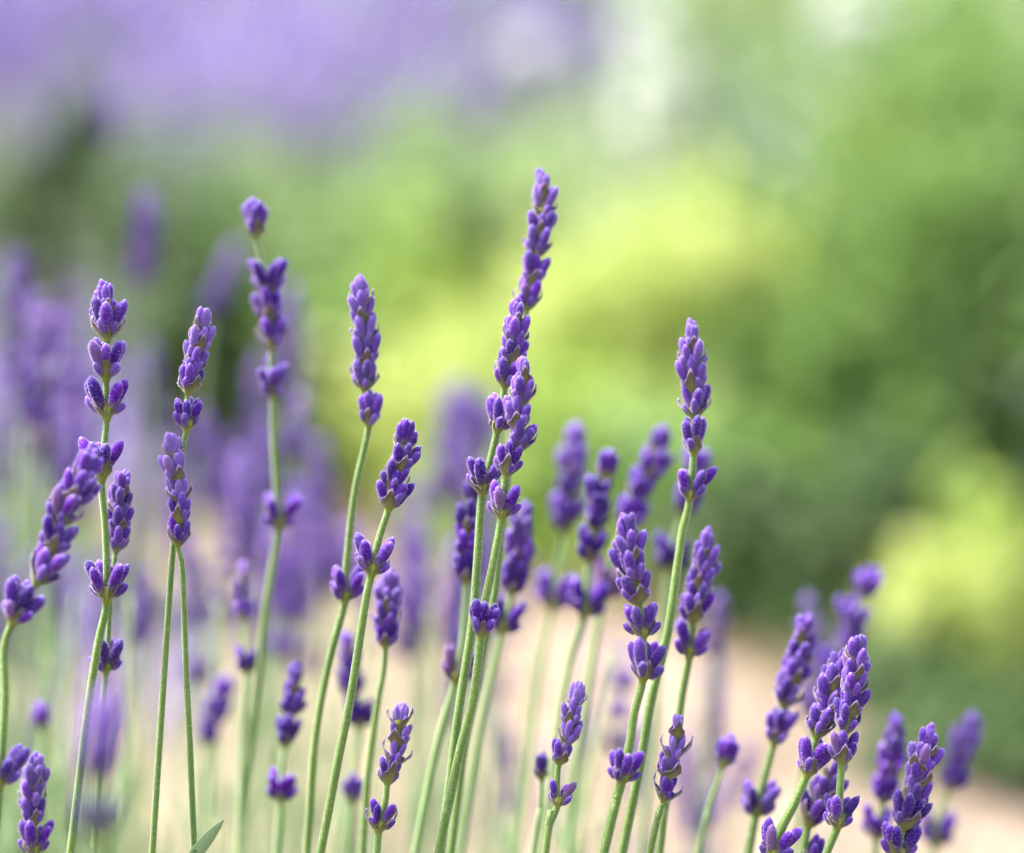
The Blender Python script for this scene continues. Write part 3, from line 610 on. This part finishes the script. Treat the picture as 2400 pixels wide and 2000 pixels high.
 ([(690,1170),(760,1290),(740,1500),(720,2000)],.5,.5,1.2,1,[1240,1300],0,1,.4,'pale blurred tuft low right of the round tufted stalk',1.0),
]
SHOOTS = []
for row in T:
    path, D, D2, size, spread, wh, phi0, lev, pale, label, sr = row
    stalk(path, D, D2, size, spread, wh, phi0, lev, pale, label, G_SHARP if lev == 0 else G_SOFT, sr)
# the rest of the flowering row, far out of focus
fr = random.Random(21)
ZONES = [(560, 1180, 960, 1380, 20, 'very blurred pale stalk in the mauve veil behind the centre left stems'), (-150, 250, 620, 1400, 26, 'very blurred violet stalk in the haze along the left edge'), (250, 700, 700, 1450, 24, 'very blurred violet stalk in the haze of the left half'), (700, 1150, 1050, 1500, 15, 'very blurred violet stalk in the haze left of the centre stems'), (1150, 1700, 1450, 1900, 10, 'very blurred violet stalk low behind the right half')]
for x0, x1, y0, y1, cnt, lab in ZONES:
    for i in range(cnt):
        D = fr.uniform(.25, .8); x = fr.uniform(x0, x1); y = y0 + (y1 - y0) * fr.random() ** .8 ; lean = fr.gauss(30, 60)
        path = [(x + lean * .5, y - 60), (x + lean * .3, y + 30), (x, y + 220), (x - lean * .5, y + 600), (x - lean * .8, max(2000, y + 900))]
        nwh = fr.randint(3, 6); pitch = fr.uniform(36, 55)
        ws = [y + pitch * k for k in range(nwh)]
        if fr.random() < .5: ws.append(ws[-1] + fr.uniform(80, 150))
        stalk(path, D, D, fr.uniform(.85, 1.2), 1, ws, fr.uniform(0, 90), 1, fr.uniform(.1, .6), lab + (', leaning right' if lean > 70 else ', leaning left' if lean < -15 else ', upright'), 'lavender stalks far out of focus', .62, r=fr)

for i in range(36):                                          # stems that have not flowered yet
    D = fr.uniform(.17, .45); x = fr.uniform(-40, 1500); y = fr.uniform(1350, 1800) + max(0, x - 900) * .25; lean = fr.gauss(40, 45)
    path = [(x + lean, y), (x + lean * .6, y + 220), (x, y + 520), (x - 8, y + 560)]
    P = [at(a, b, FOCUS + D) for a, b in path]; e = P[-1]
    P += [Vector((e.x, e.y - .02, e.z * .5)), Vector((e.x - .005, e.y - .03, -.004))]; root = Vector((P[-1].x, P[-1].y, 0))
    E = bpy.data.objects.new('young_stalk', None); COL.objects.link(E); E.location = root
    tag(E, 'pale green lavender stem without flowers, blurred between the flowering ones', 'lavender', 'flowerless lavender stems in the row')
    link('stem', stem_mesh(catmull(P, 4), .7 * MM, 1.1 * MM, root, M_STEM2, False), E)
    for sgn in (0, math.pi): SHOOTS.append((E, P[2] - root, sgn))
# leaves that reach into the frame, and the leafy base of the row
def leaf_md(L, W):
    md = MD(); V = []; n = 9
    for i in range(n):
        t = i / (n - 1); w_ = W * math.sin(math.pi * min(1, (t * .93 + .07))) ** .6 * (1 - .25 * t) if i < n - 1 else W * .05
        z = L * t; c = .12 * L * t * t
        for x, yy in ((-w_ / 2, 0.10 * w_), (0, -.12 * w_), (w_ / 2, 0.10 * w_)): V.append((x, c + yy, z))
        for x, yy in ((-w_ / 2 * .97, 0.10 * w_ + .2 * MM), (0, -.12 * w_ + .35 * MM), (w_ / 2 * .97, 0.10 * w_ + .2 * MM)): V.append((x, c + yy, z))
    F = []
    for i in range(n - 1):
        a, b = i * 6, i * 6 + 6
        F += [(a, a + 1, b + 1, b), (a + 1, a + 2, b + 2, b + 1), (a + 4, a + 3, b + 3, b + 4), (a + 5, a + 4, b + 4, b + 5), (a + 3, a, b, b + 3), (a + 2, a + 5, b + 5, b + 2)]
    md.add(V, F, [(.5, .5)] * len(V), 0); return md
YOUNG = leaf_md(26 * MM, 3 * MM).mesh('leaf', [M_LEAF])
for E, p, a in SHOOTS:
    link('leaf', YOUNG, E, Matrix.Translation(p) @ Matrix.Rotation(a + rnd.random(), 4, 'Z') @ Matrix.Rotation(-.4, 4, 'X'))
def shoot(tip, base, W, label, D):
    a, b = at(*tip, FOCUS + D), at(*base, FOCUS + D); d = a - b; L = d.length * 1.25
    root = Vector((b.x, b.y - .05, 0)); E = bpy.data.objects.new('leafy_shoot', None); COL.objects.link(E); E.location = root; tag(E, label, 'leafy shoot', 'leafy shoots between the stems')
    dz = d.normalized(); dx = dz.cross(FWD).normalized(); dx.rotate(Quaternion(dz, .35)); q = Matrix((dx, dz.cross(dx), dz)).transposed(); st = a - dz * L
    leaf = leaf_md(L, W).mesh('leaf', [M_LEAF])
    link('leaf', leaf, E, Matrix.Translation(st - root) @ q.to_4x4())
    P = [st, st + Vector((0, 0, -.06)), root + Vector((0, 0, .1)), root + Vector((0, 0, -.003))]
    link('stem', stem_mesh(catmull(P, 4), .7 * MM, 1 * MM, root, M_STEM2, False), E)
    for k in range(3):
        z = Vector((0, 0, -.03 * (k + 1))); l2 = link('leaf', leaf, E, Matrix.Translation(st + z - root) @ Matrix.Rotation(2.1 * k + 1, 4, 'Z') @ Matrix.Rotation(.5, 4, 'X') @ Matrix.Scale(.7, 4))
shoot((521, 1915), (450, 2010), 4.6 * MM, 'narrow pale green leaf rising right at the bottom, beside the crossed pair', 0)
shoot((183, 1950), (222, 2020), 2.6 * MM, 'narrow green leaf at the bottom beside the tall leftmost stem', .02)
for k, (x, y, h) in enumerate([(-.42, .78, .26), (-.22, .80, .27), (0, .76, .24), (.2, .78, .22), (.4, .8, .2)]):
    E = bpy.data.objects.new('lavender_foliage', None); COL.objects.link(E); E.location = (x, y, 0)
    tag(E, 'silvery green lavender foliage below the frame at the foot of the stems', 'lavender bush', 'leafy mounds at the foot of the row')
    V, F = cloud((0, 0, 0), (.16, .15, h), 2200, .013, 18, .2, .3)
    o = link('foliage', np_mesh('foliage', V, F, [LM['blue']]), E); o['kind'] = 'stuff'
